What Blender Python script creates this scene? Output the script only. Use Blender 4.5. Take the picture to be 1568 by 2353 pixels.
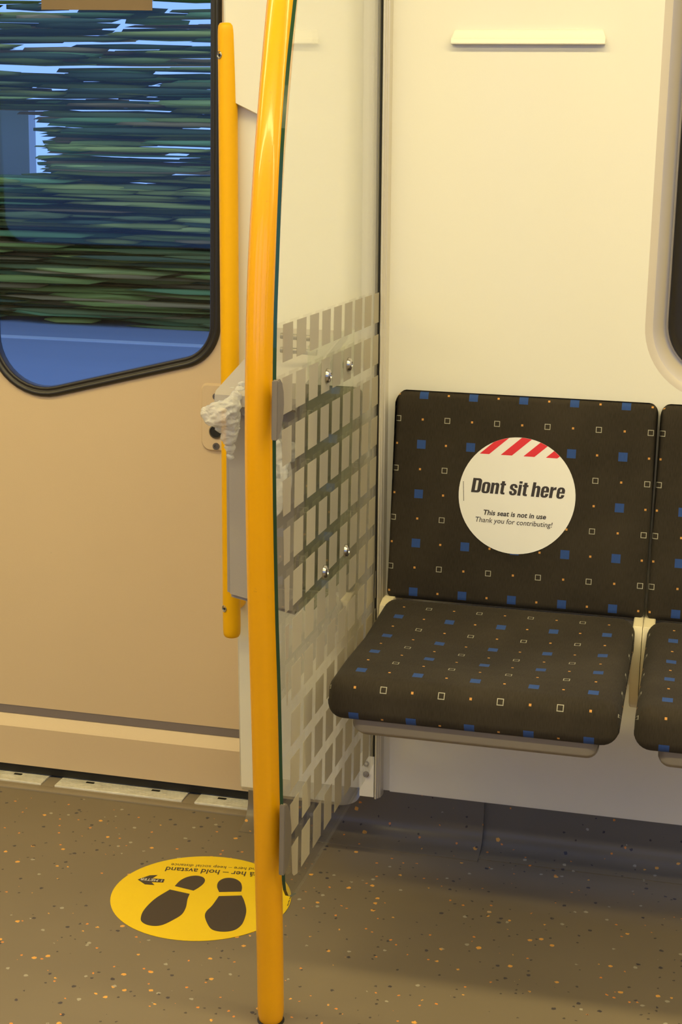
import bpy, bmesh, math, random
from mathutils import Vector, Matrix, noise

# ------------------------------------------------------------------ clear
for o in list(bpy.data.objects):
    bpy.data.objects.remove(o, do_unlink=True)
scene = bpy.context.scene
COL = scene.collection

# ------------------------------------------------------------------ camera
F_PX, W_PX, H_PX = 3480.0, 1568.0, 2353.0
CAM = Vector((0.0, 0.0, 1.22))
YAW, PITCH, ROLL = math.radians(-13.40), math.radians(12.69), math.radians(-1.237)
_f = Vector((math.sin(YAW) * math.cos(PITCH), math.cos(YAW) * math.cos(PITCH), -math.sin(PITCH)))
_r = Vector((math.cos(YAW), -math.sin(YAW), 0.0))
_d = _f.cross(_r)
RIGHT = math.cos(ROLL) * _r + math.sin(ROLL) * _d
DOWN = -math.sin(ROLL) * _r + math.cos(ROLL) * _d
FWD = _f
cam_data = bpy.data.cameras.new('camera')
cam = bpy.data.objects.new('camera', cam_data)
COL.objects.link(cam)
cam_data.sensor_fit = 'VERTICAL'
cam_data.sensor_height = 36.0
cam_data.lens = F_PX / H_PX * 36.0
cam_data.clip_start = 0.02
cam_data.clip_end = 300
m3 = Matrix((RIGHT, -DOWN, -FWD)).transposed()
cam.matrix_world = Matrix.Translation(CAM) @ m3.to_4x4()
scene.camera = cam

# ------------------------------------------------------------------ world (blue dusk sky)
world = bpy.data.worlds.new('dusk_sky')
scene.world = world
world.use_nodes = True
wn = world.node_tree
wn.nodes.clear()
wo = wn.nodes.new('ShaderNodeOutputWorld')
wb = wn.nodes.new('ShaderNodeBackground')
wb.inputs['Color'].default_value = (0.23, 0.40, 0.92, 1)
wb.inputs['Strength'].default_value = 1.55
wn.links.new(wb.outputs[0], wo.inputs[0])

# ------------------------------------------------------------------ view / exposure
vs = scene.view_settings
vs.view_transform = 'Standard'
vs.look = 'None'
vs.gamma = 1.0
vs.use_curve_mapping = False
vs.exposure = 0.0
LAMP_COLOR = (1.0, 0.815, 0.375)
LAMP_STRENGTH = 30.0          # the ceiling light strips, built further down
scene.cycles.max_bounces = 6
scene.cycles.diffuse_bounces = 4
scene.cycles.glossy_bounces = 4
scene.cycles.transparent_max_bounces = 16
scene.cycles.sample_clamp_indirect = 4.0

# ------------------------------------------------------------------ pixel helpers
def ray(x, y):
    return RIGHT * ((x - W_PX / 2) / F_PX) + DOWN * ((y - H_PX / 2) / F_PX) + FWD
def hit(x, y, ax, v):
    d = ray(x, y)
    return CAM + d * ((v - CAM[ax]) / d[ax])
def fl(x, y):
    p = hit(x, y, 2, 0.0)
    return (p.x, p.y)

# ------------------------------------------------------------------ materials
def lin(r, g, b):
    def c(v):
        v /= 255.0
        return v / 12.92 if v <= 0.04045 else ((v + 0.055) / 1.055) ** 2.4
    return (c(r), c(g), c(b), 1)
MATS = {}
def base(name):
    m = bpy.data.materials.new(name)
    m.use_nodes = True
    nt = m.node_tree
    b = nt.nodes['Principled BSDF']
    MATS[name] = m
    return m, nt, b
def N(nt, t, **kw):
    n = nt.nodes.new(t)
    for k, v in kw.items():
        setattr(n, k, v)
    return n
def paint(name, col, rough=0.5, metal=0.0, var=0.04, vscale=8.0, bump=0.0, bscale=200.0, spec=0.5, coat=0.0, stretch=(1, 1, 1), dirt=None, dscale=6.0, dthr=0.62):
    m, nt, b = base(name)
    tc = N(nt, 'ShaderNodeTexCoord')
    mp = N(nt, 'ShaderNodeMapping')
    mp.inputs['Scale'].default_value = stretch
    nt.links.new(tc.outputs['Object'], mp.inputs[0])
    nz = N(nt, 'ShaderNodeTexNoise')
    nz.inputs['Scale'].default_value = vscale
    nz.inputs['Detail'].default_value = 4
    nt.links.new(mp.outputs[0], nz.inputs['Vector'])
    ramp = N(nt, 'ShaderNodeMixRGB')
    ramp.inputs[1].default_value = tuple(c * (1 - var) for c in col[:3]) + (1,)
    ramp.inputs[2].default_value = tuple(min(1, c * (1 + var)) for c in col[:3]) + (1,)
    nt.links.new(nz.outputs[0], ramp.inputs[0])
    out = ramp.outputs[0]
    if dirt:
        n2 = N(nt, 'ShaderNodeTexNoise')
        n2.inputs['Scale'].default_value = dscale
        n2.inputs['Detail'].default_value = 4
        n2.inputs['Roughness'].default_value = 0.7
        nt.links.new(tc.outputs['Object'], n2.inputs['Vector'])
        cr = N(nt, 'ShaderNodeValToRGB')
        cr.color_ramp.elements[0].position = dthr
        cr.color_ramp.elements[1].position = dthr + 0.12
        nt.links.new(n2.outputs[0], cr.inputs[0])
        mx = N(nt, 'ShaderNodeMixRGB')
        mx.inputs[2].default_value = dirt
        nt.links.new(cr.outputs[0], mx.inputs[0])
        nt.links.new(out, mx.inputs[1])
        out = mx.outputs[0]
    nt.links.new(out, b.inputs['Base Color'])
    b.inputs['Roughness'].default_value = rough
    b.inputs['Metallic'].default_value = metal
    b.inputs['Specular IOR Level'].default_value = spec
    b.inputs['Coat Weight'].default_value = coat
    b.inputs['Coat Roughness'].default_value = 0.06
    if bump > 0:
        n3 = N(nt, 'ShaderNodeTexNoise')
        n3.inputs['Scale'].default_value = bscale
        n3.inputs['Detail'].default_value = 2
        nt.links.new(tc.outputs['Object'], n3.inputs['Vector'])
        bp = N(nt, 'ShaderNodeBump')
        bp.inputs['Strength'].default_value = bump
        bp.inputs['Distance'].default_value = 0.001
        nt.links.new(n3.outputs[0], bp.inputs['Height'])
        nt.links.new(bp.outputs[0], b.inputs['Normal'])
    return m

def glass_mat(name, tint, refl=1.0):
    m, nt, b = base(name)
    nt.nodes.remove(b)
    out = nt.nodes['Material Output']
    tr = N(nt, 'ShaderNodeBsdfTransparent')
    tr.inputs[0].default_value = tint
    gl = N(nt, 'ShaderNodeBsdfGlossy')
    gl.inputs['Roughness'].default_value = 0.02
    gl.inputs['Color'].default_value = (1, 1, 1, 1)
    lw = N(nt, 'ShaderNodeLayerWeight')
    lw.inputs['Blend'].default_value = 0.5
    p = N(nt, 'ShaderNodeMath', operation='POWER')
    p.inputs[1].default_value = 5.0
    nt.links.new(lw.outputs['Facing'], p.inputs[0])
    ma = N(nt, 'ShaderNodeMath', operation='MULTIPLY_ADD')
    ma.inputs[1].default_value = 0.96 * refl
    ma.inputs[2].default_value = 0.04 * refl
    nt.links.new(p.outputs[0], ma.inputs[0])
    mx = N(nt, 'ShaderNodeMixShader')
    nt.links.new(ma.outputs[0], mx.inputs[0])
    nt.links.new(tr.outputs[0], mx.inputs[1])
    nt.links.new(gl.outputs[0], mx.inputs[2])
    nt.links.new(mx.outputs[0], out.inputs[0])
    return m

def film_mat(name, col, opacity, rough=0.6):
    """frosted film: part clear, the rest scatters light to both sides"""
    m, nt, b = base(name)
    nt.nodes.remove(b)
    out = nt.nodes['Material Output']
    tr = N(nt, 'ShaderNodeBsdfTransparent')
    df = N(nt, 'ShaderNodeBsdfDiffuse')
    df.inputs[0].default_value = col
    tl = N(nt, 'ShaderNodeBsdfTranslucent')
    tl.inputs[0].default_value = col
    m1 = N(nt, 'ShaderNodeMixShader')
    m1.inputs[0].default_value = 0.4
    nt.links.new(df.outputs[0], m1.inputs[1])
    nt.links.new(tl.outputs[0], m1.inputs[2])
    m2 = N(nt, 'ShaderNodeMixShader')
    m2.inputs[0].default_value = opacity
    nt.links.new(tr.outputs[0], m2.inputs[1])
    nt.links.new(m1.outputs[0], m2.inputs[2])
    nt.links.new(m2.outputs[0], out.inputs[0])
    return m

def floor_mat(name, basecol, dark=1.0):
    m, nt, b = base(name)
    tc = N(nt, 'ShaderNodeTexCoord')
    nz = N(nt, 'ShaderNodeTexNoise')
    nz.inputs['Scale'].default_value = 3.0
    nz.inputs['Detail'].default_value = 5
    nt.links.new(tc.outputs['Object'], nz.inputs['Vector'])
    mx0 = N(nt, 'ShaderNodeMixRGB')
    mx0.inputs[1].default_value = tuple(c * 0.86 for c in basecol[:3]) + (1,)
    mx0.inputs[2].default_value = tuple(c * 1.14 for c in basecol[:3]) + (1,)
    nt.links.new(nz.outputs[0], mx0.inputs[0])
    last = mx0.outputs[0]
    # three families of chips: orange, dark blue, pale grey
    for (sc, off, frac, rad, col) in ((52, 0.0, 0.13, 0.20, lin(245, 178, 80)), (60, 7.3, 0.10, 0.21, lin(58, 55, 66)), (56, 13.7, 0.10, 0.20, lin(176, 168, 150)),
                                      (85, 21.1, 0.08, 0.20, lin(240, 150, 60)), (90, 33.9, 0.10, 0.2, lin(66, 60, 60))):
        mp = N(nt, 'ShaderNodeMapping')
        mp.inputs['Location'].default_value = (off, off * 1.7, off * 0.6)
        nt.links.new(tc.outputs['Object'], mp.inputs[0])
        nd = N(nt, 'ShaderNodeTexNoise')
        nd.inputs['Scale'].default_value = 260
        nt.links.new(mp.outputs[0], nd.inputs['Vector'])
        add = N(nt, 'ShaderNodeMixRGB', blend_type='LINEAR_LIGHT')
        add.inputs[0].default_value = 0.0022
        nt.links.new(mp.outputs[0], add.inputs[1])
        nt.links.new(nd.outputs['Color'], add.inputs[2])
        vo = N(nt, 'ShaderNodeTexVoronoi')
        vo.inputs['Scale'].default_value = sc
        nt.links.new(add.outputs[0], vo.inputs['Vector'])
        lt = N(nt, 'ShaderNodeMath', operation='LESS_THAN')
        lt.inputs[1].default_value = rad
        nt.links.new(vo.outputs['Distance'], lt.inputs[0])
        sep = N(nt, 'ShaderNodeSeparateColor')
        nt.links.new(vo.outputs['Color'], sep.inputs[0])
        l2 = N(nt, 'ShaderNodeMath', operation='LESS_THAN')
        l2.inputs[1].default_value = frac
        nt.links.new(sep.outputs[0], l2.inputs[0])
        mu = N(nt, 'ShaderNodeMath', operation='MULTIPLY')
        nt.links.new(lt.outputs[0], mu.inputs[0])
        nt.links.new(l2.outputs[0], mu.inputs[1])
        mu2 = N(nt, 'ShaderNodeMath', operation='MULTIPLY')
        mu2.inputs[1].default_value = 0.85
        nt.links.new(mu.outputs[0], mu2.inputs[0])
        mx = N(nt, 'ShaderNodeMixRGB')
        mx.inputs[2].default_value = col
        nt.links.new(mu2.outputs[0], mx.inputs[0])
        nt.links.new(last, mx.inputs[1])
        last = mx.outputs[0]
    nt.links.new(last, b.inputs['Base Color'])
    b.inputs['Roughness'].default_value = 0.5
    b.inputs['Specular IOR Level'].default_value = 0.35
    return m

def fabric_mat(name, vper=0.0822):
    """woven moquette: blue squares, pale outlined squares and small orange dots on a lattice, from UV in metres"""
    m, nt, b = base(name)
    uv = N(nt, 'ShaderNodeUVMap')
    sep = N(nt, 'ShaderNodeSeparateXYZ')
    nt.links.new(uv.outputs[0], sep.inputs[0])
    def math1(op, a, bb=None, c=None):
        n = N(nt, 'ShaderNodeMath', operation=op)
        for i, v in enumerate((a, bb, c)):
            if v is None:
                continue
            if isinstance(v, (int, float)):
                n.inputs[i].default_value = v
            else:
                nt.links.new(v, n.inputs[i])
        return n.outputs[0]
    hp = 0.0411
    def axis(o):
        q = math1('DIVIDE', o, hp)
        i = math1('ROUND', q)
        d = math1('MULTIPLY', math1('ABSOLUTE', math1('SUBTRACT', q, i)), hp)
        par = math1('ABSOLUTE', math1('MODULO', i, 2.0))
        par = math1('GREATER_THAN', par, 0.5)
        return d, par
    du, pu = axis(sep.outputs[0])
    dv, pv = axis(sep.outputs[1])
    mxd = math1('MAXIMUM', du, dv)
    even = math1('SUBTRACT', 1.0, math1('ABSOLUTE', math1('SUBTRACT', pu, pv)))
    odd = math1('SUBTRACT', 1.0, even)
    blue = math1('MULTIPLY', math1('MULTIPLY', even, math1('SUBTRACT', 1.0, pv)), math1('LESS_THAN', mxd, 0.0072))
    ring = math1('MULTIPLY', math1('LESS_THAN', mxd, 0.0047), math1('GREATER_THAN', mxd, 0.0036))
    ring = math1('MULTIPLY', math1('MULTIPLY', even, pv), ring)
    dot = math1('MULTIPLY', odd, math1('LESS_THAN', mxd, 0.0017))
    # cloth ground with fine vertical streaks and wear
    mp = N(nt, 'ShaderNodeMapping')
    mp.inputs['Scale'].default_value = (900, 90, 1)
    nt.links.new(uv.outputs[0], mp.inputs[0])
    n1 = N(nt, 'ShaderNodeTexNoise')
    n1.inputs['Scale'].default_value = 1.0
    n1.inputs['Detail'].default_value = 3
    nt.links.new(mp.outputs[0], n1.inputs['Vector'])
    n2 = N(nt, 'ShaderNodeTexNoise')
    n2.inputs['Scale'].default_value = 7.0
    n2.inputs['Detail'].default_value = 3
    nt.links.new(uv.outputs[0], n2.inputs['Vector'])
    c1 = N(nt, 'ShaderNodeMixRGB')
    c1.inputs[1].default_value = (0.020, 0.0155, 0.011, 1)
    c1.inputs[2].default_value = (0.068, 0.056, 0.040, 1)
    f = math1('MULTIPLY_ADD', n1.outputs[0], 0.6, math1('MULTIPLY', math1('SUBTRACT', n2.outputs[0], 0.5), 0.8))
    f = math1('MAXIMUM', math1('MINIMUM', f, 1.0), 0.0)
    nt.links.new(f, c1.inputs[0])
    last = c1.outputs[0]
    for fac, col, k in ((blue, (0.030, 0.075, 0.26, 1), 0.92), (ring, (0.50, 0.48, 0.38, 1), 0.75), (dot, (0.66, 0.33, 0.09, 1), 0.85)):
        mx = N(nt, 'ShaderNodeMixRGB')
        mx.inputs[2].default_value = col
        nt.links.new(math1('MULTIPLY', fac, math1('MULTIPLY_ADD', n1.outputs[0], 0.35, k - 0.17)), mx.inputs[0])
        nt.links.new(last, mx.inputs[1])
        last = mx.outputs[0]
    nt.links.new(last, b.inputs['Base Color'])
    b.inputs['Roughness'].default_value = 0.85
    b.inputs['Specular IOR Level'].default_value = 0.15
    b.inputs['Sheen Weight'].default_value = 0.04
    b.inputs['Sheen Roughness'].default_value = 0.5
    bp = N(nt, 'ShaderNodeBump')
    bp.inputs['Strength'].default_value = 0.25
    bp.inputs['Distance'].default_value = 0.001
    nt.links.new(n1.outputs[0], bp.inputs['Height'])
    nt.links.new(bp.outputs[0], b.inputs['Normal'])
    return m

def emit_mat(name, col, strength):
    m, nt, b = base(name)
    b.inputs['Base Color'].default_value = (0.9, 0.9, 0.9, 1)
    b.inputs['Emission Color'].default_value = col + (1,)
    b.inputs['Emission Strength'].default_value = strength
    return m

cream = paint('cream_wall_paint', (0.84, 0.82, 0.74, 1), rough=0.34, var=0.015, vscale=4, bump=0.06, bscale=500, dirt=(0.66, 0.62, 0.52, 1), dscale=5, dthr=0.72)
white_pl = paint('white_panel_laminate', (0.83, 0.82, 0.79, 1), rough=0.35, var=0.02, vscale=6, dirt=(0.42, 0.39, 0.34, 1), dscale=14, dthr=0.74)
post_mat = paint('off_white_post_paint', (0.80, 0.78, 0.70, 1), rough=0.38, var=0.02, vscale=5, bump=0.05, bscale=400, dirt=(0.55, 0.52, 0.46, 1), dscale=9, dthr=0.72)
tan = paint('tan_door_paint', (0.66, 0.51, 0.33, 1), rough=0.42, var=0.03, vscale=4, bump=0.12, bscale=300, dirt=(0.42, 0.33, 0.22, 1), dscale=16, dthr=0.72)
yellow = paint('yellow_pole_enamel', (0.82, 0.385, 0.0, 1), rough=0.25, var=0.03, vscale=10, spec=0.4, coat=0.35, dirt=(0.42, 0.22, 0.03, 1), dscale=26, dthr=0.70)
yellow_matte = paint('yellow_bar_powder_coat', (0.84, 0.44, 0.0, 1), spec=0.3, rough=0.45, var=0.02, vscale=10, bump=0.1, bscale=600)
black_rub = paint('black_rubber', (0.018, 0.015, 0.012, 1), rough=0.38, var=0.15, vscale=20, spec=0.5)
seal_mat = paint('black_seal_rubber', (0.010, 0.009, 0.008, 1), rough=0.6, var=0.1, vscale=20)
grey_pl = paint('grey_bin_plastic', (0.36, 0.33, 0.31, 1), rough=0.5, var=0.04, vscale=12, bump=0.1, bscale=500)
grey_shell = paint('grey_seat_shell', (0.27, 0.24, 0.20, 1), rough=0.4, var=0.03, vscale=10)
bracket_mat = paint('cream_bracket_enamel', (0.78, 0.70, 0.50, 1), rough=0.28, var=0.02, vscale=10)
alu = paint('brushed_aluminium', (0.70, 0.66, 0.58, 1), rough=0.38, metal=0.25, var=0.05, vscale=20, stretch=(1, 1, 0.1))
steel = paint('screw_steel', (0.55, 0.53, 0.50, 1), rough=0.25, metal=1.0, var=0.05, vscale=100)
dark_steel = paint('dark_screw_steel', (0.20, 0.18, 0.16, 1), rough=0.4, metal=0.8, var=0.1, vscale=100)
hole_mat = paint('dark_hole', (0.01, 0.009, 0.008, 1), rough=0.7, var=0.1, vscale=50)
sill_mat = paint('grey_sill_paint', (0.27, 0.22, 0.155, 1), rough=0.5, var=0.08, vscale=12)
clamp_mat = paint('taupe_clamp_plastic', (0.18, 0.155, 0.135, 1), rough=0.55, var=0.03, vscale=20)
film = film_mat('taupe_frosted_film', (0.60, 0.56, 0.47, 1), 0.74)
glass = glass_mat('partition_glass', (0.975, 0.985, 0.975, 1), 1.0)
pane_mat = glass_mat('window_pane_glass', (0.86, 0.93, 0.96, 1), 1.0)
acrylic = glass_mat('acrylic_painted_reflection', (0.92, 0.95, 0.90, 1), 0.5)
_nt = acrylic.node_tree
_o = _nt.nodes['Material Output']
_src = _o.inputs[0].links[0].from_socket
_df = N(_nt, 'ShaderNodeBsdfDiffuse')
_df.inputs[0].default_value = (0.55, 0.56, 0.42, 1)  # olive haze painted into the clear plate in place of its reflections
_mx = N(_nt, 'ShaderNodeMixShader')
_mx.inputs[0].default_value = 0.22
_nt.links.new(_src, _mx.inputs[1])
_nt.links.new(_df.outputs[0], _mx.inputs[2])
_nt.links.new(_mx.outputs[0], _o.inputs[0])
green_edge = paint('green_glass_edge', (0.014, 0.050, 0.024, 1), rough=0.15, var=0.5, vscale=3)
floor_m = floor_mat('speckled_vinyl_floor', (0.205, 0.165, 0.112, 1))
cove_m = floor_mat('speckled_vinyl_coving', (0.20, 0.165, 0.118, 1))
cove_m.node_tree.nodes['Principled BSDF'].inputs['Roughness'].default_value = 0.3
fabric = fabric_mat('seat_moquette')
paper_w = paint('white_sticker_vinyl', (0.84, 0.83, 0.80, 1), rough=0.45, var=0.02, vscale=20, bump=0.1, bscale=60)
red_ink = paint('red_sticker_ink', (0.70, 0.025, 0.03, 1), rough=0.45, var=0.02)
black_ink = paint('black_sticker_ink', (0.035, 0.028, 0.024, 1), rough=0.5, var=0.05)
yellow_vinyl = paint('yellow_floor_vinyl', (0.92, 0.63, 0.004, 1), rough=0.42, var=0.03, vscale=12)
brown_ink = paint('brown_black_floor_ink', (0.055, 0.040, 0.030, 1), rough=0.45, var=0.06, vscale=15)
white_ink = paint('pale_print_ink', (0.75, 0.72, 0.62, 1), rough=0.5, var=0.02)
notice_mat = paint('brown_notice_paper', (0.22, 0.15, 0.075, 1), rough=0.6, var=0.15, vscale=6)
near_mat = paint('grey_blue_near_wall', (0.34, 0.33, 0.33, 1), rough=0.5, var=0.03)
reveal_mat = paint('grey_beige_window_surround', (0.62, 0.56, 0.49, 1), rough=0.35, var=0.02)
ceil_mat = paint('pale_ceiling_panel', (0.60, 0.59, 0.56, 1), rough=0.5, var=0.02)
lamp_mat = emit_mat('lamp_diffuser', LAMP_COLOR, LAMP_STRENGTH)
ground_m = paint('wet_blue_asphalt', (0.32, 0.33, 0.36, 1), rough=0.6, var=0.15, vscale=0.5, stretch=(0.15, 1, 1))
kerb_m = paint('pale_kerb_concrete', (0.62, 0.58, 0.52, 1), rough=0.7, var=0.1, vscale=1)
concrete_m = paint('white_rendered_wall', (0.72, 0.72, 0.72, 1), rough=0.8, var=0.05, vscale=0.5)

groove_m = paint('grey_groove_rubber', (0.21, 0.175, 0.17, 1), rough=0.5, var=0.05)
def rib_mat(name):
    m, nt, b = base(name)
    tc = N(nt, 'ShaderNodeTexCoord')
    wv = N(nt, 'ShaderNodeTexWave', bands_direction='Y', wave_profile='SIN')
    wv.inputs['Scale'].default_value = 52
    wv.inputs['Distortion'].default_value = 0
    nt.links.new(tc.outputs['Object'], wv.inputs['Vector'])
    nz = N(nt, 'ShaderNodeTexNoise')
    nz.inputs['Scale'].default_value = 40
    nz.inputs['Detail'].default_value = 5
    nt.links.new(tc.outputs['Object'], nz.inputs['Vector'])
    mx = N(nt, 'ShaderNodeMixRGB')
    mx.inputs[1].default_value = (0.34, 0.29, 0.21, 1)
    mx.inputs[2].default_value = (0.95, 0.92, 0.82, 1)
    mu = N(nt, 'ShaderNodeMath', operation='MULTIPLY_ADD')
    mu.inputs[1].default_value = 0.45
    nt.links.new(wv.outputs['Fac'], mu.inputs[0])
    m2 = N(nt, 'ShaderNodeMath', operation='MULTIPLY')
    m2.inputs[1].default_value = 0.85
    nt.links.new(nz.outputs[0], m2.inputs[0])
    nt.links.new(m2.outputs[0], mu.inputs[2])
    nt.links.new(mu.outputs[0], mx.inputs[0])
    nt.links.new(mx.outputs[0], b.inputs['Base Color'])
    b.inputs['Metallic'].default_value = 0.05
    b.inputs['Roughness'].default_value = 0.42
    bp = N(nt, 'ShaderNodeBump')
    bp.inputs['Strength'].default_value = 0.6
    bp.inputs['Distance'].default_value = 0.002
    nt.links.new(wv.outputs['Fac'], bp.inputs['Height'])
    nt.links.new(bp.outputs[0], b.inputs['Normal'])
    return m
tread_m = rib_mat('ribbed_tread_aluminium')

def foliage_mat():
    m, nt, b = base('blurred_foliage')
    at = N(nt, 'ShaderNodeVertexColor')
    at.layer_name = 'tone'
    nt.links.new(at.outputs[0], b.inputs['Base Color'])
    b.inputs['Roughness'].default_value = 0.9
    b.inputs['Specular IOR Level'].default_value = 0.1
    return m
foliage_m = foliage_mat()

def bag_mat():
    m, nt, b = base('clear_plastic_bag')
    tc = N(nt, 'ShaderNodeTexCoord')
    nz = N(nt, 'ShaderNodeTexNoise')
    nz.inputs['Scale'].default_value = 70
    nz.inputs['Detail'].default_value = 4
    nz.inputs['Distortion'].default_value = 1.5
    nt.links.new(tc.outputs['Object'], nz.inputs['Vector'])
    bp = N(nt, 'ShaderNodeBump')
    bp.inputs['Strength'].default_value = 0.9
    bp.inputs['Distance'].default_value = 0.004
    nt.links.new(nz.outputs[0], bp.inputs['Height'])
    nt.links.new(bp.outputs[0], b.inputs['Normal'])
    b.inputs['Base Color'].default_value = (0.74, 0.74, 0.74, 1)
    b.inputs['Roughness'].default_value = 0.18
    b.inputs['Alpha'].default_value = 0.55
    return m
bag_m = bag_mat()

# ------------------------------------------------------------------ object helpers
def obj_mesh(name, me, mat=None, parent=None, smooth=False):
    o = bpy.data.objects.new(name, me)
    COL.objects.link(o)
    if mat is not None and len(me.materials) == 0:
        if isinstance(mat, (list, tuple)):
            for q in mat:
                me.materials.append(q)
        else:
            me.materials.append(mat)
    if parent is not None:
        o.parent = parent
        o.matrix_parent_inverse = Matrix.Translation(-parent.location) if parent.type == 'EMPTY' else Matrix.Identity(4)
    if smooth:
        me.polygons.foreach_set('use_smooth', [True] * len(me.polygons))
    return o
def obj(name, bm, mat=None, parent=None, smooth=False, auto=None):
    bmesh.ops.recalc_face_normals(bm, faces=bm.faces[:])
    me = bpy.data.meshes.new(name)
    if auto is not None:
        for e in bm.edges:
            if len(e.link_faces) == 2:
                e.smooth = e.calc_face_angle(3.2) < math.radians(auto)
            else:
                e.smooth = False
        smooth = True
    bm.to_mesh(me)
    bm.free()
    return obj_mesh(name, me, mat, parent, smooth)
def tag(o, label, cat=None, group=None, kind=None):
    o['label'] = label
    if cat:
        o['category'] = cat
    if group:
        o['group'] = group
    if kind:
        o['kind'] = kind
    return o
def empty(name, loc=(0, 0, 0)):
    o = bpy.data.objects.new(name, None)
    o.empty_display_size = 0.05
    o.location = loc
    COL.objects.link(o)
    return o
def box(bm, x0, x1, y0, y1, z0, z1, bev=0.0, seg=2):
    vs_ = [bm.verts.new((x, y, z)) for x in (x0, x1) for y in (y0, y1) for z in (z0, z1)]
    fs = [(0, 1, 3, 2), (4, 6, 7, 5), (0, 4, 5, 1), (2, 3, 7, 6), (0, 2, 6, 4), (1, 5, 7, 3)]
    faces = [bm.faces.new([vs_[i] for i in f]) for f in fs]
    if bev > 0:
        es = set(e for f in faces for e in f.edges)
        bmesh.ops.bevel(bm, geom=list(es), offset=bev, segments=seg, affect='EDGES', profile=0.5)
    return faces
def box_obj(name, x0, x1, y0, y1, z0, z1, mat, parent=None, bev=0.0, seg=2):
    bm = bmesh.new()
    box(bm, x0, x1, y0, y1, z0, z1, bev, seg)
    return obj(name, bm, mat, parent, auto=40 if bev else None)
def prism(bm, pts, fn0, fn1):
    """closed polygon pts, swept from fn0(p) to fn1(p)"""
    a = [bm.verts.new(fn0(p)) for p in pts]
    b = [bm.verts.new(fn1(p)) for p in pts]
    n = len(pts)
    bm.faces.new(a)
    bm.faces.new(b[::-1])
    for i in range(n):
        j = (i + 1) % n
        bm.faces.new((a[i], b[i], b[j], a[j]))
def round_poly(pts, rads, seg=8):
    out = []
    n = len(pts)
    for i in range(n):
        p = Vector(pts[i]); a = Vector(pts[i - 1]); b = Vector(pts[(i + 1) % n])
        r = rads[i] if isinstance(rads, (list, tuple)) else rads
        if r <= 0:
            out.append(tuple(p)); continue
        u = (a - p).normalized(); v = (b - p).normalized()
        ang = u.angle(v)
        t = r / math.tan(ang / 2)
        cdir = (u + v).normalized()
        c = p + cdir * (r / math.sin(ang / 2))
        s = p + u * t; e = p + v * t
        a0 = math.atan2(s.y - c.y, s.x - c.x); a1 = math.atan2(e.y - c.y, e.x - c.x)
        da = (a1 - a0 + math.pi) % (2 * math.pi) - math.pi
        for k in range(seg + 1):
            q = a0 + da * k / seg
            out.append((c.x + r * math.cos(q), c.y + r * math.sin(q)))
    return out
def offset_poly(pts, d):
    """shrink (d>0) a closed polygon by d"""
    n = len(pts)
    area = sum(pts[i][0] * pts[(i + 1) % n][1] - pts[(i + 1) % n][0] * pts[i][1] for i in range(n))
    sg = 1 if area > 0 else -1
    out = []
    for i in range(n):
        p = Vector(pts[i]); a = Vector(pts[i - 1]); b = Vector(pts[(i + 1) % n])
        e1 = (p - a); e2 = (b - p)
        if e1.length < 1e-9: e1 = e2
        if e2.length < 1e-9: e2 = e1
        n1 = Vector((-e1.y, e1.x)).normalized() * sg
        n2 = Vector((-e2.y, e2.x)).normalized() * sg
        m = (n1 + n2)
        if m.length < 1e-6: m = n1
        m.normalize()
        k = 1.0 / max(0.4, m.dot(n1))
        out.append((p.x + m.x * d * k, p.y + m.y * d * k))
    return out
def clip_poly(poly, conv):
    """Sutherland-Hodgman: poly clipped to the convex polygon conv (counter-clockwise)"""
    out = list(poly)
    n = len(conv)
    for i in range(n):
        ax, ay = conv[i]; bx, by = conv[(i + 1) % n]
        inp = out; out = []
        if not inp: break
        def side(p): return (bx - ax) * (p[1] - ay) - (by - ay) * (p[0] - ax)
        for k in range(len(inp)):
            p = inp[k]; q = inp[(k + 1) % len(inp)]
            sp, sq = side(p), side(q)
            if sp >= 0: out.append(p)
            if (sp >= 0) != (sq >= 0):
                t = sp / (sp - sq)
                out.append((p[0] + (q[0] - p[0]) * t, p[1] + (q[1] - p[1]) * t))
    return out
def fill_with_hole(bm, outer, holes, fn):
    loops = [outer] + holes
    es = []
    for L in loops:
        v = [bm.verts.new(fn(p)) for p in L]
        for i in range(len(v)):
            es.append(bm.edges.new((v[i], v[(i + 1) % len(v)])))
    bmesh.ops.triangle_fill(bm, use_beauty=True, use_dissolve=False, edges=es)
def ring_loft(bm, loops, closed=True):
    """loops: list of lists of 3d points, same count"""
    vl = [[bm.verts.new(p) for p in L] for L in loops]
    n = len(loops[0])
    for a, b in zip(vl[:-1], vl[1:]):
        for i in range(n if closed else n - 1):
            j = (i + 1) % n
            bm.faces.new((a[i], a[j], b[j], b[i]))
    return vl
def tube(bm, path, rad, n=24, caps=True):
    rings = []
    up = Vector((1, 0, 0))
    for i, p in enumerate(path):
        p = Vector(p)
        a = Vector(path[max(0, i - 1)]); b = Vector(path[min(len(path) - 1, i + 1)])
        t = (b - a).normalized()
        u = (up - t * up.dot(t)).normalized()
        w = t.cross(u)
        r = rad[i] if isinstance(rad, (list, tuple)) else rad
        rings.append([p + (u * math.cos(2 * math.pi * k / n) + w * math.sin(2 * math.pi * k / n)) * r for k in range(n)])
    vl = ring_loft(bm, rings)
    if caps:
        bm.faces.new(vl[0][::-1]); bm.faces.new(vl[-1])
def lathe(bm, prof, centre, axis, n=20):
    """prof: (radius, height along axis)"""
    ax = Vector(axis).normalized()
    u = ax.orthogonal().normalized(); w = ax.cross(u)
    c = Vector(centre)
    rings = [[c + ax * h + (u * math.cos(2 * math.pi * k / n) + w * math.sin(2 * math.pi * k / n)) * max(r, 1e-5) for k in range(n)] for r, h in prof]
    vl = ring_loft(bm, rings)
    bm.faces.new(vl[0][::-1]); bm.faces.new(vl[-1])
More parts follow.
